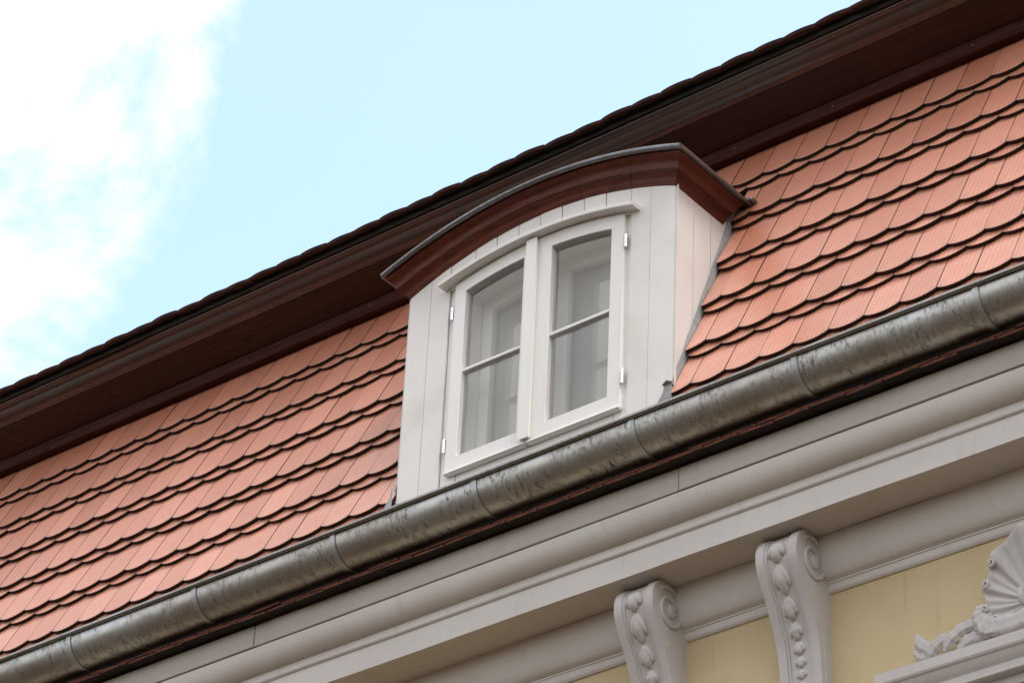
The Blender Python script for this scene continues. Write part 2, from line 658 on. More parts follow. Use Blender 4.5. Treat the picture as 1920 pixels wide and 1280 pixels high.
def volute(bm, x, sgn, cy, cz):
    """spiral ridge and round eye carved on the side of a corbel"""
    pts, rad = [], []
    for i in range(34):
        t = i / 33
        a = R(130) - t * R(470)
        r = 0.104 - 0.062 * t
        pts.append((x + sgn * 0.002, cy + math.cos(a) * r * 0.92, cz + math.sin(a) * r))
        rad.append(0.0105 - 0.002 * t)
    tube(bm, pts, rad, 8, 1.0, Vector((1, 0, 0)))
    rows = []
    for r, d in ((0.033, -0.004), (0.033, 0.006), (0.028, 0.011), (0.012, 0.014), (0.003, 0.0145)):
        rows.append([(x + sgn * d, cy + 0.01 + math.cos(a) * r * 0.9, cz - 0.004 + math.sin(a) * r) for a in (2 * math.pi * k / 20 for k in range(20))])
    grid_obj(bm, rows, close_u=True, caps=True)
    return bm


def corbel(x0, x1, label):
    t = thing('corbel', label, 'corbel', ((x0 + x1) / 2, WALLY, 7.306), 'scrolled corbels under the cornice')
    back = [(0.355, 7.306), (0.355, 8.303)]
    cen = [(y + 0.011, z) for y, z in CORB]
    bands = [(x0, x0 + 0.040, CORB, 0.0035), (x0 + 0.040, x0 + 0.052, [(y + 0.006, z) for y, z in CORB], 0.002),
             (x0 + 0.052, x1 - 0.052, cen, 0), (x1 - 0.052, x1 - 0.040, [(y + 0.006, z) for y, z in CORB], 0.002), (x1 - 0.040, x1, CORB, 0.0035)]
    bm = bmesh.new()
    for a, b, pr, bv in bands:
        prism(bm, pr + back, 0, a, b)
    link('body', bm, ORN, t, smooth=True, auto=30, bevel=0.0)
    for sgn, xx in ((1, x1), (-1, x0)):
        link('volute', volute(bmesh.new(), xx, sgn, 0.212, 8.180), ORN, t, smooth=True, auto=50)
        # raised edge along the side, following the front curve
        bm = bmesh.new()
        pts = [(xx + sgn * 0.0005, y + 0.030, z) for y, z in CORB if 7.43 < z < 8.03]
        tube(bm, pts, 0.0045, 6, 1.0, Vector((1, 0, 0)))
        link('side_moulding', bm, ORN, t, smooth=True)
    # hanging husks, getting smaller towards the bottom
    cx = (x0 + x1) / 2
    zs = [(8.298, 0.044, 0.105, 0.030), (8.190, 0.040, 0.118, 0.024), (8.070, 0.036, 0.092, 0.020), (7.976, 0.033, 0.074, 0.017), (7.900, 0.030, 0.058, 0.015),
          (7.840, 0.028, 0.052, 0.014), (7.786, 0.026, 0.048, 0.013), (7.736, 0.024, 0.044, 0.012), (7.690, 0.022, 0.040, 0.011), (7.648, 0.020, 0.036, 0.010)]
    for z, wd, h, tk in zs:
        link('husk', husk(bmesh.new(), cx, lambda zz: prof_at(zz) + 0.010, z - 0.040, wd * 1.3, h, tk * 1.1), ORN, t, smooth=True, auto=60)
    return t


corbel(0.366, 0.566, 'grey scrolled plaster corbel nearer the shell ornament')
corbel(-0.352, -0.152, 'grey scrolled plaster corbel farther from the shell ornament')

# ------------------------------------------------------------------ window hood and shell ornament
hood = thing('window_hood', 'grey moulded window hood under the shell ornament', 'window hood', (1.45, 0.44, 7.45))
hp = [(0.46, 7.665), (0.335, 7.648), (0.318, 7.640), (0.318, 7.598), (0.322, 7.590), (0.330, 7.584), (0.338, 7.566), (0.352, 7.552), (0.356, 7.545),
      (0.356, 7.512), (0.362, 7.508), (0.395, 7.506), (0.400, 7.470), (0.46, 7.466)]
HX0, HX1 = 0.785, 2.115
bm = bmesh.new()
rows = []
for end in (0, 1):                                   # profile returns into the wall at both ends
    pass
stn = []
for k in (0, 1, 2, 3):
    row = []
    for y, z in hp:
        o_ = 0.46 - y
        if k == 0:
            row.append((HX0 + (0.142 - o_), 0.46, z))
        elif k == 1:
            row.append((HX0 + (0.142 - o_), y, z))
        elif k == 2:
            row.append((HX1 - (0.142 - o_), y, z))
        else:
            row.append((HX1 - (0.142 - o_), 0.46, z))
    stn.append(row)
grid_obj(bm, stn)
link('moulding', bm, ORN, hood, smooth=True, auto=25)
boxobj('frieze', (0.93, 1.97, 0.408, 0.46, 7.32, 7.464), mat_paint('pale_green_white_paint', (0.66, 0.68, 0.63), amt=0.1), hood, bevel=0.003)
boxobj('architrave', (0.95, 1.95, 0.395, 0.45, 7.20, 7.318), ORN, hood, bevel=0.003)

hood.location += Vector((0.058, -0.100, -0.062))

shell = thing('shell_ornament', 'grey plaster scallop shell with curling leaves on the yellow wall', 'ornament', (1.445, WALLY, 7.65))
SCX, SCZ = 1.445, 7.815


def shell_R(a):
    """rim radius, a = 0 straight up"""
    a = abs(a)
    up, side, dn = 0.290, 0.180, 0.125
    if a < math.pi / 2:
        e = 1 / math.sqrt((math.cos(a) / up) ** 2 + (math.sin(a) / side) ** 2)
    else:
        e = 1 / math.sqrt((math.cos(a) / dn) ** 2 + (math.sin(a) / side) ** 2)
    return e * (1 + 0.035 * math.cos(a * 11))


bm = bmesh.new()
NA, NR = 176, 14
amax = R(150)
rows = []
for j in range(NA + 1):
    a = -amax + 2 * amax * j / NA
    rr = shell_R(a)
    row = []
    fl = math.cos(a * 22)
    big = math.cos(a * 11)
    for i in range(NR + 1):
        q = 0.06 + 0.94 * i / NR
        x = SCX + math.sin(a) * rr * q
        z = SCZ + math.cos(a) * rr * q
        h = 0.022 + 0.062 * q ** 1.8 + (0.0085 * fl + 0.012 * big) * q * (1.0 if i < NR else 0.6) + 0.0022 * mnoise.noise(Vector((x * 40, z * 40, 3)))
        row.append((x, WALLY - h, z))
    row.append((SCX + math.sin(a) * rr * 1.035, WALLY - 0.080 - 0.006 * big, SCZ + math.cos(a) * rr * 1.035))
    row.append((SCX + math.sin(a) * rr * 1.045, WALLY - 0.060, SCZ + math.cos(a) * rr * 1.045))
    row.append((SCX + math.sin(a) * rr * 0.90, WALLY + 0.01, SCZ + math.cos(a) * rr * 0.90))
    rows.append(row)
grid_obj(bm, rows)
link('fan', bm, ORN, shell, smooth=True, auto=70)
bm = bmesh.new()
tube(bm, [(SCX - 0.012, WALLY - 0.05, SCZ + 0.03), (SCX - 0.016, WALLY - 0.085, SCZ + 0.015), (SCX - 0.012, WALLY - 0.088, SCZ - 0.03), (SCX, WALLY - 0.05, SCZ - 0.055)],
     [0.012, 0.016, 0.014, 0.008], 10)
link('hub', bm, ORN, shell, smooth=True)
for a in (-38, -62, -96, -120, 38, 62, 96, 120):       # small curls turning in from the rim
    bm = bmesh.new()
    ar = R(a)
    rr = shell_R(ar)
    c = Vector((SCX + math.sin(ar) * rr * 0.955, WALLY - 0.088, SCZ + math.cos(ar) * rr * 0.955))
    pts, rad = [], []
    for i in range(15):
        t = i / 14
        b = ar * -1 + R(200) + t * R(400) * (1 if a < 0 else -1)
        q = 0.016 * (1 - 0.75 * t)
        pts.append((c.x + math.cos(b) * q, c.y - 0.006 * t, c.z + math.sin(b) * q))
        rad.append(0.0075 - 0.0025 * t)
    tube(bm, pts, rad, 7)
    link('rim_curl', bm, ORN, shell, smooth=True)
for sg in (-1, 1):
    def mx(p):
        return (p[0] if sg < 0 else 2 * SCX - p[0], p[1], p[2])

    def leaf(name, pts, rad, flat=0.6):
        sp = spline([p + (r,) for p, r in zip(pts, rad)], 5)
        bm_ = bmesh.new()
        tube(bm_, [mx(p[:3]) for p in sp], [max(0.003, p[3] * (1 + 0.16 * math.sin(i * 1.9) * min(1, i / 4))) for i, p in enumerate(sp)], 24, flat, lobe=0.11)
        link(name, bm_, ORN, shell, smooth=True)
    Y0 = WALLY - 0.045
    leaf('scroll_base', [(1.455, Y0 - 0.035, 7.700), (1.36, Y0 - 0.035, 7.690), (1.29, Y0 - 0.035, 7.715), (1.245, Y0 - 0.03, 7.765), (1.245, Y0 - 0.03, 7.805), (1.262, Y0 - 0.028, 7.822)],
         [0.050, 0.052, 0.046, 0.036, 0.026, 0.012], 0.7)
    leaf('scroll_knob', [(1.262, Y0 - 0.045, 7.728), (1.272, Y0 - 0.055, 7.700), (1.290, Y0 - 0.06, 7.682), (1.315, Y0 - 0.06, 7.680), (1.325, Y0 - 0.055, 7.695)],
         [0.026, 0.028, 0.024, 0.018, 0.010], 0.8)
    leaf('leaf', [(1.290, Y0 - 0.02, 7.745), (1.225, Y0 - 0.02, 7.762), (1.160, Y0 - 0.025, 7.755), (1.105, Y0 - 0.03, 7.720), (1.072, Y0 - 0.025, 7.680)],
         [0.022, 0.022, 0.026, 0.026, 0.010], 0.55)
    leaf('leaf', [(1.27, Y0 - 0.005, 7.690), (1.20, Y0 - 0.01, 7.712), (1.14, Y0 - 0.01, 7.690), (1.12, Y0 - 0.005, 7.668)], [0.030, 0.032, 0.026, 0.012], 0.5)
    leaf('leaf', [(1.115, Y0 - 0.02, 7.735), (1.060, Y0 - 0.025, 7.730), (1.015, Y0 - 0.022, 7.695), (1.000, Y0 - 0.01, 7.668)], [0.014, 0.028, 0.024, 0.012], 0.6)
    leaf('leaf', [(1.035, Y0 - 0.015, 7.700), (0.995, Y0 - 0.02, 7.720), (0.962, Y0 - 0.022, 7.752), (0.948, Y0 - 0.022, 7.795)], [0.016, 0.026, 0.022, 0.008], 0.55)
    leaf('leaf', [(1.000, Y0 - 0.01, 7.690), (0.968, Y0 - 0.012, 7.695), (0.945, Y0 - 0.012, 7.715), (0.934, Y0 - 0.012, 7.742)], [0.018, 0.022, 0.017, 0.007], 0.55)

shell.location += Vector((0.058, 0.0, -0.062))

# ------------------------------------------------------------------ mansard roof: deck and tiles
roof = thing('mansard_roof', 'steep mansard slope of salmon clay scalloped tiles beside the dormer', 'roof', (0, 0, 8.95))
TP, RP = 0.1742, 0.313              # tile pitch, course pitch
TT = 0.0172                         # tile thickness
TAU = math.atan(2 * TT / 0.273)
HALF = TP / 2 - 0.0007
SAG = 0.030


def tile_outline(nseg=8, sag=SAG):
    pts = [(-HALF, 0.335), (-HALF, 0.0)]
    Rr = (HALF ** 2 + sag ** 2) / (2 * sag)
    for i in range(1, nseg):
        x = -HALF + 2 * HALF * i / nseg
        pts.append((x, -(math.sqrt(Rr ** 2 - x ** 2) - (Rr - sag))))
    pts += [(HALF, 0.0), (HALF, 0.335)]
    return pts


def tile_bm(cut=None, sag=SAG):
    """cut = (x limit, +1 keep right / -1 keep left)"""
    bm = bmesh.new()
    ol = tile_outline(8, sag)
    b = 0.0016
    c = (0, 0.15)
    inner = [(x - math.copysign(b, x) if abs(x) > 1e-6 else x, y + (b if y < 0.1 else -b)) for x, y in ol]
    v0 = [bm.verts.new((x, y, 0)) for x, y in ol]
    v1 = [bm.verts.new((x, y, TT - b)) for x, y in ol]
    v2 = [bm.verts.new((x, y, TT)) for x, y in inner]
    nn = len(ol)
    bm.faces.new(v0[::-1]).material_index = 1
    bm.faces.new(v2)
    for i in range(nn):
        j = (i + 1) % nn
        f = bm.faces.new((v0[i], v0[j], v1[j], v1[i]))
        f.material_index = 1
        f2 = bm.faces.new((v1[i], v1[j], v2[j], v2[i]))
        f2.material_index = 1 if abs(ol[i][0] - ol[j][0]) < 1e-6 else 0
    if cut:
        x, keep = cut
        geom = bm.verts[:] + bm.edges[:] + bm.faces[:]
        r = bmesh.ops.bisect_plane(bm, geom=geom, plane_co=(x, 0, 0), plane_no=(-keep, 0, 0), clear_outer=True)
        es = [e for e in bm.edges if len(e.link_faces) == 1]
        if es:
            try:
                bmesh.ops.holes_fill(bm, edges=es, sides=0)
            except Exception:
                pass
        for f in bm.faces:
            if abs(f.normal.x) > 0.99:
                f.material_index = 1
    bmesh.ops.recalc_face_normals(bm, faces=bm.faces)
    return bm


def to_mesh(bm, name):
    me = bpy.data.meshes.new(name)
    bm.to_mesh(me)
    bm.free()
    me.materials.append(TILE)
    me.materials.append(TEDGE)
    return me


tile_me = to_mesh(tile_bm(), 'roof_tile')


def pix(P):
    v = Vector(P) - CAMPOS
    d = v.dot(fwd)
    return 960 + 6033.3 * v.dot(right) / d, 640 + 6033.3 * v.dot(down) / d, d


cands = []
for k in range(6):
    for layer in (0, 1):                    # 0 = lower layer, 1 = upper layer
        s = (-0.058 if k == 0 else -0.075 + RP * k) - (0.051 if layer == 0 else 0.0)
        ph = 1.329 - 0.0017 * k + (TP / 2 if layer == 0 else 0.0)
        i0 = int((XL - ph) / TP)
        for i in range(i0, int((XR - ph) / TP)):
            xc = ph + TP * (i + 0.5)        # cusps at ph + TP*i, tile centres between them
            if xc - HALF < XL or xc + HALF > XR:
                continue
            cut = None
            lx, rx = -DW - 0.006, 0.014
            if k < 5:
                if xc - HALF > lx - 0.012 and xc + HALF < rx + 0.012:
                    continue
                if xc - HALF < lx < xc + HALF:
                    cut = (lx - xc, -1)
                elif xc - HALF < rx < xc + HALF:
                    cut = (rx - xc, 1)
            hu = TT - 0.051 * math.tan(TAU) + 0.0030
            h = (hu if layer else 0.0) - hu - TT
            mw = Matrix.Translation(roof_pt(xc + rnd.uniform(-0.0008, 0.0008), s + rnd.uniform(-0.0025, 0.0025), h + rnd.uniform(-0.0008, 0.0008)))
            mw = mw @ Matrix.Rotation(SL - TAU + R(rnd.uniform(-0.25, 0.25)), 4, 'X') @ Matrix.Rotation(R(rnd.uniform(-0.35, 0.35)), 4, 'Y') @ Matrix.Rotation(R(rnd.uniform(-0.3, 0.3)), 4, 'Z')
            px, py, d = pix(roof_pt(xc, s + (0.12 if layer else -0.02), 0))
            inside = -45 < px < 1965 and -45 < py < 1325 and not (k == 5 and lx < xc < rx - 0.1)
            cands.append((0 if inside else 1, -(4.5 / d if layer else 1.2 / d), mw, cut))
cands.sort(key=lambda c: c[:2])
far = bmesh.new()
for q, (ins, _, mw, cut) in enumerate(cands):
    if ins == 0 and q < 330:
        me = tile_me if cut is None else to_mesh(tile_bm(cut), 'cut_roof_tile')
        place('tile', me, roof, mw)
    else:
        b = tile_bm(cut)
        b.transform(mw)
        tmp = bpy.data.meshes.new('tmp')
        b.to_mesh(tmp)
        b.free()
        far.from_mesh(tmp)
        bpy.data.meshes.remove(tmp)
far_me = to_mesh(far, 'further_tiles')
tag(place('further_tiles', far_me, roof), kind='stuff')


def slope_panel(x0, x1, s0, s1, off=0.06, th=0.03):
    bm = bmesh.new()
    c = [roof_pt(x, s, -h) for x in (x0, x1) for s in (s0, s1) for h in (off, off + th)]
    v = [bm.verts.new(p) for p in c]
    for q in ((0, 1, 3, 2), (4, 6, 7, 5), (0, 4, 5, 1), (2, 3, 7, 6), (0, 2, 6, 4), (1, 5, 7, 3)):
        bm.faces.new([v[i] for i in q])
    return bm


for a in ((XL, -DW + 0.02, -0.22, 1.86), (-0.02, XR, -0.22, 1.86), (-DW + 0.022, -0.022, 1.42, 1.86)):
    link('deck_panel', slope_panel(*a), DECK, roof)

# ------------------------------------------------------------------ upper cornice (dark timber) and upper roof edge
uc = thing('upper_cornice', 'dark brown varnished timber cornice along the top of the tiled slope', 'cornice', (0, 0.6, 10.78))


def board_run(name, prof, joints, mat, par, jitter=0.0012, bevel=0.0, auto=28):
    for a, b in zip(joints[:-1], joints[1:]):
        link(name, sweep_x(bmesh.new(), prof, stations(a + 0.0008, b - 0.0008, 0.25), jitter, a), mat, par, smooth=True, auto=auto)


board_run('fillet_board', [(0.70, 10.776), (0.604, 10.776), (0.600, 10.780), (0.588, 10.832), (0.590, 10.836), (0.70, 10.840)],
          [XL, -4.2, -0.9, 2.2, XR], WOODF, uc)
board_run('soffit_board', [(0.604, 10.838), (0.590, 10.840), (0.443, 10.917), (0.440, 10.922), (0.46, 10.945), (0.60, 10.90)],
          [XL, -4.98, -2.6, 0.62, XR], WOODD, uc)
cy = [(0.62, 10.955), (0.452, 10.925)]
cpts = spline([(0.436, 10.920), (0.410, 10.924), (0.390, 10.938), (0.378, 10.957), (0.370, 10.972), (0.360, 10.981), (0.349, 10.986)], 5)
cy += cpts + [(0.344, 10.992), (0.344, 10.998), (0.62, 11.00)]
board_run('crown_moulding', cy, [XL, -5.2, -2.83, 0.1, XR], WOODC, uc, auto=40)
link('drip_edge', sweep_x(bmesh.new(), [(0.60, 11.002), (0.335, 11.001), (0.330, 10.998), (0.326, 11.000), (0.326, 11.030), (0.60, 11.040)],
                          stations(XL, XR, 0.25), 0.001, 9), BLACKM, uc)

ur = thing('upper_roof', 'dark scalloped tile edge of the upper roof against the sky', 'roof', (0, 0.3, 11.03))
USL = R(24)
upper_me = bpy.data.meshes.new('eaves_tile')


def mat_upper():
    M = Mat('weathered_upper_tile', rough=0.85, spec=0.25)
    n1 = M.noise(35, 4, 0.65)
    c = M.mixc(M.rng(n1, 0.35, 0.65), (0.080, 0.022, 0.014), (0.035, 0.022, 0.012))
    M.color(c)
    M.bump(n1, 0.3, 0.003)
    return M.m


UPT = mat_upper()
b = tile_bm(None, 0.017)
b.to_mesh(upper_me)
b.free()
upper_me.materials.append(UPT)
upper_me.materials.append(UPT)
for layer in (0, 1, 2):
    ph = 0.04 + (TP / 2 if layer % 2 else 0.0)
    for i in range(int((XL - ph) / TP) + 1, int((XR - ph) / TP)):
        xc = ph + TP * (i + 0.5)
        if not (-6.0 < xc < 1.6) or (layer == 2):
            continue
        o_ = 0.035 * layer
        p = Vector((xc + rnd.uniform(-0.002, 0.002), 0.262 + 0.030 + o_ * 0.9 + rnd.uniform(-0.003, 0.003), 11.026 + 0.020 * layer + rnd.uniform(-0.003, 0.003)))
        mw = Matrix.Translation(p) @ Matrix.Rotation(USL + R(rnd.uniform(-1, 1)), 4, 'X') @ Matrix.Rotation(R(rnd.uniform(-0.9, 0.9)), 4, 'Y')
        place('eaves_tile', upper_me, ur, mw)
bm = bmesh.new()
v = [bm.verts.new(p) for p in ((XL, 0.42, 11.065), (XR, 0.42, 11.065), (XR, 3.4, 11.065 + 2.98 * math.tan(R(22))), (XL, 3.4, 11.065 + 2.98 * math.tan(R(22))))]
bm.faces.new(v)
v2 = [bm.verts.new((p.co.x, p.co.y, p.co.z - 0.02)) for p in v]
bm.faces.new(v2[::-1])
for i in range(4):
    bm.faces.new((v[i], v2[i], v2[(i + 1) % 4], v[(i + 1) % 4]))
link('roof_plane', bm, UPT, ur)

# ------------------------------------------------------------------ gutter
gut = thing('rain_gutter', 'weathered half round zinc rain gutter along the eaves', 'gutter', (0, -0.135, 8.71))
GY, GZ, GR, GE = -0.129, 8.828, 0.111, 0.014


def gutter_sheet(x0, x1, r, th=0.003, ext=True):
    pts = []
    if ext:
        pts.append((GY - r, GZ + GE))
    for i in range(25):
        a = math.pi + math.pi * i / 24
        pts.append((GY + math.cos(a) * r, GZ + math.sin(a) * r))
    if ext:
        pts.append((GY + r, GZ + GE + 0.03))
    inn = [(GY + (y - GY) * (r - th) / r, GZ + (z - GZ) * (r - th) / r if z < GZ else z) for y, z in pts][::-1]
    xs_ = stations(x0, x1, 0.2)
    rows = []
    for x in xs_:
        dz = 0.0025 * mnoise.noise(Vector((x * 0.8, 7, 1)))
        rows.append([(x, y, z + dz) for y, z in pts + inn])
    bm_ = bmesh.new()
    grid_obj(bm_, rows, close_u=True, caps=True)
    return bm_


joints = [XL, -4.95, -2.147, 0.32, XR]
for a, b in zip(joints[:-1], joints[1:]):
    link('trough', gutter_sheet(a + 0.001, b + 0.0 - 0.001, GR), ZINC, gut, smooth=True, auto=40)
bm = bmesh.new()
tube(bm, [(x, GY - GR - 0.009, GZ + GE + 0.004 + 0.0025 * mnoise.noise(Vector((x * 0.8, 7, 1)))) for x in stations(XL, XR, 0.2)], 0.0115, 12)
link('rolled_bead', bm, mat_zinc('bead_zinc', (0.34, 0.345, 0.34), (0.12, 0.12, 0.11), rough=0.25, metal=1.0, streak=0.6), gut, smooth=True)
x = -0.013
for bx in (-4.95, -4.13, -3.322, -2.511, -1.667, -0.858, -0.013, 0.804, 1.654, 2.48):
    bm = gutter_sheet(bx - 0.028, bx, GR + 0.0050, 0.003, True)
    link('strap', bm, ZINCS, gut, smooth=True, auto=40, bevel=0.0)
for jx in (-2.147, 0.32):
    link('solder_joint', gutter_sheet(jx - 0.012, jx + 0.003, GR + 0.0014, 0.002, False), ZINC, gut, smooth=True, auto=40)

# ------------------------------------------------------------------ dormer
dm = thing('dormer', 'white boarded dormer with arched brown cornice and double casement window', 'dormer', (XC, 0, 8.85))
RISE = 0.165


def arch(u, end, rise=RISE):
    return end + rise * (1 - u * u)


def zc(x):           # underside of the arched dormer cornice on the wall face
    return arch((x - XC) / (DW / 2), 10.190)


def zh(x):           # top of the little window hood
    return 10.236 - (x - XC) ** 2 / 4.0


def zg(x):           # top of the glass
    return 10.135 - (x - XC) ** 2 / 3.6


OX0, OX1 = -1.293, -0.243
g_ = 0.0026


def plank(x0, x1, zb, zt, y0=0.0, y1=0.02, mat=WHITE, nm='plank', par=dm, y_off=0.0):
    xs_ = stations(x0 + g_, x1 - g_, 0.035)
    poly = [(x, zb(x)) for x in xs_] + [(x, zt(x)) for x in xs_[::-1]]
    bm_ = prism(bmesh.new(), poly, 1, y0 + y_off, y1)
    return link(nm, bm_, mat, par, bevel=0.0018)


top = lambda x: zc(x) + 0.02
full = lambda x: 8.86
for a, b in ((-DW, -1.408), (-1.408, OX0), (OX1, -0.133), (-0.133, 0.0)):
    plank(a, b, full, top, y_off=rnd.uniform(-0.001, 0.001))
j = [OX0, -1.277 + 0.0, -1.148, -1.022, -0.895, -0.768, -0.640, -0.513, -0.387, -0.258, OX1]
j = [OX0] + j[2:-2] + [OX1]
for a, b in zip(j[:-1], j[1:]):
    plank(a + 0.0012, b - 0.0012, lambda x: zh(x) - 0.035, top, y_off=rnd.uniform(-0.001, 0.0015))
# dark backing behind the board joints
bm = bmesh.new()
xs_ = stations(OX0, OX1, 0.06)
prism(bm, [(x, zh(x) - 0.03) for x in xs_] + [(x, zc(x) + 0.03) for x in xs_[::-1]], 1, 0.021, 0.03)
link('backing', bm, DECK, dm)
for a, b in ((-DW + 0.004, OX0 - 0.004), (OX1 + 0.004, -0.004)):
    boxobj('backing', (a, b, 0.021, 0.035, 8.86, 10.20), DECK, dm)

# cheeks: corner board and vertical planks, cut to the roof slope
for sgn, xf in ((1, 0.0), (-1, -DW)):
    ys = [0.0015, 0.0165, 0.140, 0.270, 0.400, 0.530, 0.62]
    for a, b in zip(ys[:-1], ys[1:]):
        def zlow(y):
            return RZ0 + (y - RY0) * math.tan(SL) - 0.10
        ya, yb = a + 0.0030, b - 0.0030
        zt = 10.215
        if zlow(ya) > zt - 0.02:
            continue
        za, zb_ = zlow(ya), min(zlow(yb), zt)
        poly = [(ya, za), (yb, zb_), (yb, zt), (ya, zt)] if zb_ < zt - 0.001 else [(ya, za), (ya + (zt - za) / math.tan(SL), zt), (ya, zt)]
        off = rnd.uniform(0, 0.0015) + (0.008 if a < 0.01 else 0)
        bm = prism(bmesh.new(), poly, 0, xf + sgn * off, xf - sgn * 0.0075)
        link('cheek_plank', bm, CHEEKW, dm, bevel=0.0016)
    bm = prism(bmesh.new(), [(0.006, 8.95), (0.55, 10.39), (0.55, 10.40), (0.40, 10.21), (0.006, 10.21)], 0, xf - sgn * 0.0080, xf - sgn * 0.03)
    link('backing', bm, Mat('grimed_board', (0.20, 0.18, 0.17), 0.9).m, dm)
    # lead flashing along the foot of the cheek and a shaped piece at the front corner
    def fl(s, up):
        p = roof_pt(0, s, 0)
        return (p.y - up * math.sin(SL), p.z + up * math.cos(SL))
    lo = [fl(-0.02 + 1.20 * i / 12, -0.03) for i in range(13)]
    hi = [fl(-0.02 + 1.20 * i / 12, 0.011 + 0.002 * math.sin(i * 2.3)) for i in range(13)]
    bm = prism(bmesh.new(), lo + hi[::-1], 0, xf + sgn * 0.005, xf + sgn * 0.0075)
    link('flashing', bm, LEAD, dm)
# front corner flashing pieces
bm = bmesh.new()
cpoly = spline([(-0.125, 8.93), (-0.112, 8.985), (-0.088, 9.035), (-0.060, 9.072), (-0.040, 9.105), (-0.032, 9.135), (0.004, 9.128), (0.006, 8.93)], 4)
prism(bm, cpoly, 1, -0.0075, -0.0045)
link('corner_flashing', bm, LEAD, dm)
bm = bmesh.new()
tube(bm, [(-0.040, -0.010, 9.136), (-0.014, -0.018, 9.141), (0.008, -0.012, 9.138)], [0.006, 0.008, 0.005], 8, 0.7)
link('flashing_roll', bm, ZINCD, dm, smooth=True)
bm = bmesh.new()
prism(bm, [(-DW - 0.035, 8.90), (-DW - 0.012, 8.96), (-DW + 0.022, 9.02), (-DW + 0.040, 9.045), (-DW + 0.046, 9.085), (-DW + 0.050, 9.085), (-DW + 0.050, 8.90)], 1, -0.088, -0.085)
link('corner_flashing', bm, LEAD, dm)

# cornice of the dormer: profile (outward, up) swept over the arch and mitred back along the cheeks
cprof = spline([(-0.010, -0.004), (0.004, -0.004), (0.007, 0.002), (0.012, 0.010), (0.018, 0.024), (0.028, 0.034), (0.036, 0.037)], 3)
cprof2 = [(0.037, 0.0385), (0.052, 0.0395), (0.0535, 0.042)] + spline([(0.0535, 0.046), (0.0545, 0.060), (0.061, 0.074), (0.076, 0.084), (0.086, 0.088)], 3) + [(0.088, 0.090), (0.088, 0.106), (-0.010, 0.106)]
dcp = cprof + cprof2
NU = 44


def cornice_rows():
    rows = []

    def back_y(o, h):
        return max(0.25, roof_y(10.19 + h, 0.0) - 0.035)
    rows.append([(-DW - o, back_y(o, h), 10.19 + h) for o, h in dcp])
    for i in range(NU + 1):
        u = -1 + 2 * i / NU
        rows.append([(XC + u * (DW / 2 + o), -o, arch(u, 10.19 + h)) for o, h in dcp])
    rows.append([(o, back_y(o, h), 10.19 + h) for o, h in dcp])
    return rows


allrows = cornice_rows()
# front in short curved lengths, cheek runs separately (their ends are visible joints)
cuts = [1, 8, 15, 22, 30, 38, NU + 1]
for a, b in zip(cuts[:-1], cuts[1:]):
    seg = [list(r) for r in allrows[a:b + 1]]
    if b != NU + 1:
        seg[-1] = [(x - 0.0018, y, z) for x, y, z in seg[-1]]
    bm = bmesh.new()
    grid_obj(bm, seg, close_u=True, caps=True)
    link('front_cornice', bm, WOODR, dm, smooth=True, auto=38)
WOODRY = mat_wood('red_varnished_timber_side_dimmed', (0.105, 0.024, 0.011), (0.040, 0.010, 0.006), 0.5, axis=1, coat=0.0, spec=0.25, knot=False)  # same timber, colour darkened to offset the sun on the side runs
for seg in (allrows[0:2], allrows[-2:]):
    bm = bmesh.new()
    grid_obj(bm, seg, close_u=True, caps=True)
    link('side_cornice', bm, WOODRY, dm, smooth=True, auto=38)

# zinc roof sheet with a rolled edge
zo, zhh = 0.100, 0.110
rows = []
ring = []
for i in range(NU + 1):
    u = -1 + 2 * i / NU
    x = XC + u * (DW / 2 + zo)
    z = arch(u, 10.19 + zhh)
    ring.append((x, z))
bm = bmesh.new()
grid_obj(bm, [[(x, -zo, z) for x, z in ring], [(x, 0.25, z + 0.002) for x, z in ring], [(x, 0.70, z + 0.004) for x, z in ring],
              [(x, 0.70, z - 0.004) for x, z in ring], [(x, -zo, z - 0.003) for x, z in ring]])
# close the sheet's long sides
link('roof_sheet', bm, ZINCD, dm, smooth=True, auto=40)
bm = bmesh.new()
tube(bm, [(-DW - zo, 0.495, 10.19 + zhh + 0.001)] + [(-DW - zo, -zo + 0.003, 10.19 + zhh + 0.001)], 0.0095, 10)
link('rolled_edge', bm, ZINCD, dm, smooth=True, auto=60)
bm = bmesh.new()
tube(bm, [(x, -zo - 0.003, z - 0.001) for x, z in ring], 0.0130, 12)
link('rolled_edge', bm, ZINCD, dm, smooth=True, auto=60)
bm = bmesh.new()
tube(bm, [(zo, -zo + 0.003, 10.19 + zhh + 0.001), (zo, 0.487, 10.19 + zhh + 0.001)], 0.0095, 10)
link('rolled_edge', bm, ZINCD, dm, smooth=True, auto=60)
bm = bmesh.new()
box(bm, 0.090, 0.132, 0.400, 0.455, 10.297, 10.318)
link('edge_clip', bm, ZINCD, dm, bevel=0.006)

# little arched hood over the window
HXa, HXb = -1.318, -0.192
xs_ = stations(HXa, HXb, 0.03)
hprof = [(0.01, 0.0), (-0.050, -0.004), (-0.060, -0.007), (-0.062, -0.012), (-0.060, -0.024), (-0.055, -0.026), (-0.052, -0.0245), (0.01, -0.022)]
bm = bmesh.new()
grid_obj(bm, [[(x, y, zh(x) + dz) for y, dz in hprof] for x in xs_], close_u=True, caps=True)
link('window_hood', bm, SASHW, dm, smooth=True, auto=25)

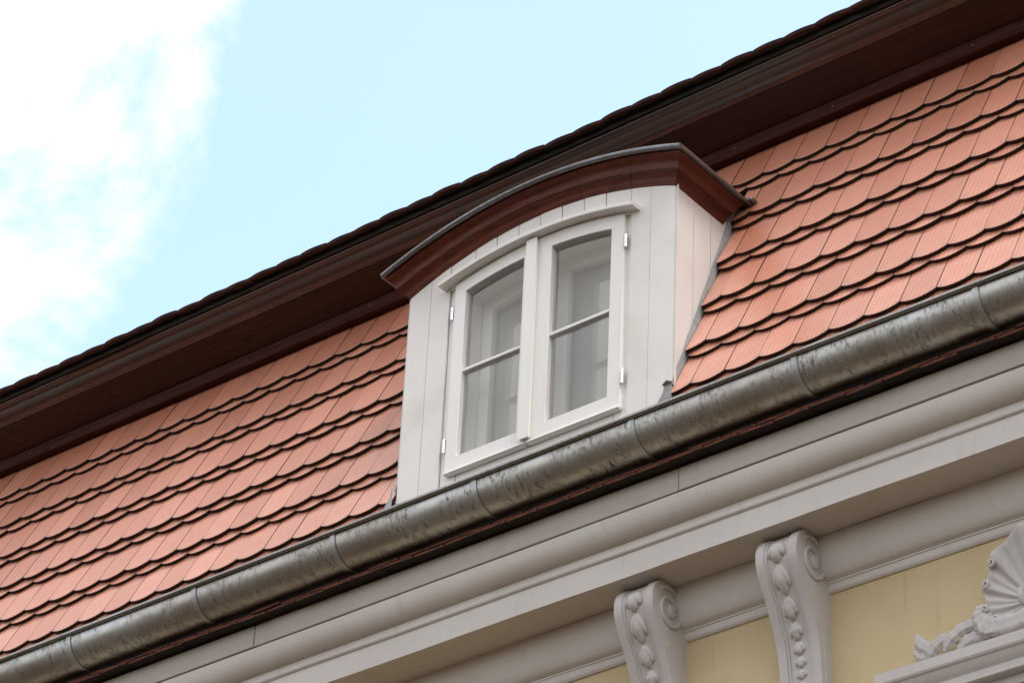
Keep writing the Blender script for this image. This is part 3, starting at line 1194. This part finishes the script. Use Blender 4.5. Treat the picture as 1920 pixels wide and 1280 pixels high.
# fixed window frame, slightly recessed, with sill board and stained metal strip
SX = [(-1.252, -0.787), (-0.783, -0.270)]
plank(OX0 + 0.001, -1.205, lambda x: 8.90, lambda x: zh(x) - 0.018, 0.012, 0.06, SASHW, 'window_frame')
plank(-0.318, OX1 - 0.001, lambda x: 8.90, lambda x: zh(x) - 0.018, 0.012, 0.06, SASHW, 'window_frame')
boxobj('window_frame', (-1.203, -0.320, 0.013, 0.06, 8.90, 9.165), SASHW, dm, bevel=0.002)
boxobj('sill_board', (OX0 + 0.004, OX1 - 0.004, -0.001, 0.012, 8.90, 9.066), SASHW, dm, bevel=0.003)


def mat_stain():
    M = Mat('stained_metal_strip', rough=0.55, spec=0.4)
    n1 = M.noise(16, 5, 0.75, (0.6, 1, 2.5))
    M.color(M.mixc(M.rng(n1, 0.42, 0.60), (0.66, 0.66, 0.65), (0.27, 0.28, 0.27)))
    return M.m


bm = bmesh.new()
prism(bm, [(0.010, 9.052), (-0.004, 9.050), (-0.008, 9.020), (-0.03, 8.98), (0.010, 8.98)], 0, OX0 + 0.003, OX1 - 0.003)
link('sill_flashing', bm, mat_stain(), dm)


def ring_mesh(outer, inner, y0, y1, chamfer=0.006):
    bm_ = bmesh.new()
    n_ = len(outer)
    cx_ = sum(p[0] for p in inner) / n_
    cz_ = sum(p[1] for p in inner) / n_

    def sh(p, d):
        return (p[0] + (d if p[0] < cx_ else -d), p[1] + (d if p[1] < cz_ else -d))
    loops = [[(x, y1, z) for x, z in outer], [(x, y0 + 0.003, z) for x, z in outer],
             [(*sh(p, 0.003), 0)[:2] for p in outer]]
    loops[2] = [(a, y0, c) for a, c in loops[2]]
    loops.append([(a, y0, c) for a, c in (sh(p, -0.002) for p in inner)])
    loops.append([(x, y0 + 0.003, z) for x, z in inner])
    loops.append([(x, y1, z) for x, z in inner])
    grid_obj(bm_, loops, close_u=True)
    V0 = [v_ for v_ in bm_.verts]
    a = V0[:n_]
    b = V0[-n_:]
    for i in range(n_):
        k_ = (i + 1) % n_
        bm_.faces.new((a[i], a[k_], b[k_], b[i]))
    return bm_


def arch_loop(x0, x1, zb, zt, n_=12):
    pts = [(x0, zb), (x0, zb + 0.4)]
    pts += [(x0 + (x1 - x0) * i / n_, zt(x0 + (x1 - x0) * i / n_)) for i in range(n_ + 1)]
    pts += [(x1, zb + 0.4), (x1, zb)]
    return pts


GX = [(-1.185, -0.845), (-0.683, -0.343)]
for q in (0, 1):
    (sx0, sx1), (gx0, gx1) = SX[q], GX[q]
    bm = ring_mesh(arch_loop(sx0, sx1, 9.112, lambda x: zg(x) + 0.072), arch_loop(gx0, gx1, 9.190, zg), -0.012, 0.032)
    sash = sub(link('window_sash', bm, SASHW, dm, smooth=True, auto=25))
    zm = 9.653
    bm = prism(bmesh.new(), [(-0.004, zm - 0.008), (0.000, zm - 0.010), (0.024, zm - 0.012), (0.024, zm + 0.010), (-0.004, zm + 0.006)], 0, gx0 - 0.004, gx1 + 0.004)
    link('muntin', bm, SASHW, sash)
    for zb, ztf in ((9.186, lambda x: zm - 0.004), (zm - 0.004, lambda x: zg(x) + 0.003)):
        bm = bmesh.new()
        ll = [(gx0 - 0.004, zb)] + [(x, ztf(x)) for x in stations(gx0 - 0.004, gx1 + 0.004, 0.05)] + [(gx1 + 0.004, zb)]
        tilt = rnd.uniform(-0.0006, 0.0006)
        v = [bm.verts.new((x, 0.016 + tilt * (x - gx0), z)) for x, z in ll]
        bm.faces.new(v)
        link('pane', bm, GLASS, sash)
    hx = sx0 - 0.009 if q == 0 else sx1 + 0.010
    for hz in (9.262, 9.985):
        bm = bmesh.new()
        for i in range(3):
            z0 = hz - 0.034 + i * 0.0235
            tube(bm, [(hx, -0.012, z0), (hx, -0.012, z0 + 0.022)], 0.0085, 12)
        tube(bm, [(hx, -0.012, hz + 0.036), (hx, -0.012, hz + 0.041), (hx, -0.012, hz + 0.044)], [0.0085, 0.007, 0.003], 12)
        link('hinge', bm, STEEL, sash, smooth=True, auto=50)
    if q == 0:
        bm = bmesh.new()
        xa, xb = -0.812, -0.757
        prism(bm, [(xa, 9.128), (xb, 9.128), (xb, zg(xb) + 0.062), (xa, zg(xa) + 0.062)], 1, -0.036, -0.013)
        link('cover_strip', bm, SASHW, sash, bevel=0.004)
    bm = prism(bmesh.new(), [(-0.0125, 9.118), (-0.020, 9.117), (-0.022, 9.108), (-0.004, 9.104), (0.012, 9.106)], 0, sx0 + 0.004, sx1 - 0.002)
    link('weather_strip', bm, SASHW, sash)

# box-window lining, inner window and the room behind
IX0, IX1 = -1.212, -0.322
bm = bmesh.new()
lp = arch_loop(IX0, IX1, 9.165, lambda x: zg(x) + 0.035)
lq = arch_loop(IX0 - 0.02, IX1 + 0.02, 9.145, lambda x: zg(x) + 0.055)
bm = ring_mesh(lq, lp, 0.062, 0.20)
link('window_lining', bm, INNER, dm, smooth=True, auto=25)
for q, (a, b, c, d) in enumerate(((IX0 + 0.002, -0.772, -1.150, -0.832), (-0.768, IX1 - 0.002, -0.705, -0.385))):
    bm = ring_mesh(arch_loop(a, b, 9.168, lambda x: zg(x) + 0.033), arch_loop(c, d, 9.235, lambda x: zg(x) - 0.03), 0.145, 0.185)
    isash = sub(link('inner_sash', bm, INNER, dm, smooth=True, auto=25))
    bm = bmesh.new()
    ll = [(c - 0.003, 9.230)] + [(x, zg(x) - 0.026) for x in stations(c - 0.003, d + 0.003, 0.05)] + [(d + 0.003, 9.230)]
    v = [bm.verts.new((x, 0.168, z)) for x, z in ll]
    bm.faces.new(v)
    link('pane', bm, GLASS, isash)
# room: open towards the window
bm = bmesh.new()
rx0, rx1, ry0, ry1, rz0, rz1 = -1.50, -0.035, 0.21, 2.2, 8.75, 10.25
P_ = {}
for x in (rx0, rx1):
    for y in (ry0, ry1):
        for z in (rz0, rz1):
            P_[(x, y, z)] = bm.verts.new((x, y, z))
f = lambda *a: bm.faces.new([P_[k] for k in a])
f((rx0, ry0, rz0), (rx0, ry1, rz0), (rx0, ry1, rz1), (rx0, ry0, rz1))
f((rx1, ry0, rz0), (rx1, ry0, rz1), (rx1, ry1, rz1), (rx1, ry1, rz0))
f((rx0, ry1, rz0), (rx1, ry1, rz0), (rx1, ry1, rz1), (rx0, ry1, rz1))
f((rx0, ry0, rz0), (rx1, ry0, rz0), (rx1, ry1, rz0), (rx0, ry1, rz0))
f((rx0, ry0, rz1), (rx0, ry1, rz1), (rx1, ry1, rz1), (rx1, ry0, rz1))
link('room_shell', bm, ROOM, dm)
bm = bmesh.new()
grid_obj(bm, [[(x, 0.205 + 0.006 * math.sin(x * 17) + 0.003 * math.sin(x * 41 + 1), z) for x in stations(IX0 - 0.06, IX1 + 0.06, 0.02)] for z in (8.95, 9.6, 10.22)])
link('brightening_panel', bm, mat_paint('added_pale_panel', (0.56, 0.56, 0.57), amt=0.1, rough=0.9), dm, smooth=True)  # pale panel added close behind the glass to brighten the window
# wall around the lining so no daylight leaks in
for b in ((-1.50, IX0 - 0.021, 0.062, 0.205, 8.75, 10.25), (IX1 + 0.021, -0.035, 0.062, 0.205, 8.75, 10.25), (IX0 - 0.02, IX1 + 0.02, 0.062, 0.205, 8.75, 9.143)):
    boxobj('inner_wall', b, ROOM, dm)
bm = bmesh.new()
xs_ = stations(IX0 - 0.02, IX1 + 0.02, 0.06)
prism(bm, [(x, zg(x) + 0.057) for x in xs_] + [(IX1 + 0.02, 10.27), (IX0 - 0.02, 10.27)], 1, 0.062, 0.205)
link('inner_wall', bm, ROOM, dm)

# screw heads on the fillet board
for sx in (-5.6, -4.8, -3.9, -3.2, -2.35, -1.2, -0.34, -0.1, 0.45, 1.2):
    bm = bmesh.new()
    tube(bm, [(sx, 0.5935, 10.806), (sx, 0.5890, 10.806)], [0.0055, 0.0045], 10, 1.0, Vector((0, 0, 1)))
    link('screw_head', bm, Mat('screw_head', (0.16, 0.12, 0.07), 0.5, 0.6).m if 'SCREW' not in globals() else SCREW, uc)
    if 'SCREW' not in globals():
        SCREW = bpy.data.materials['screw_head']
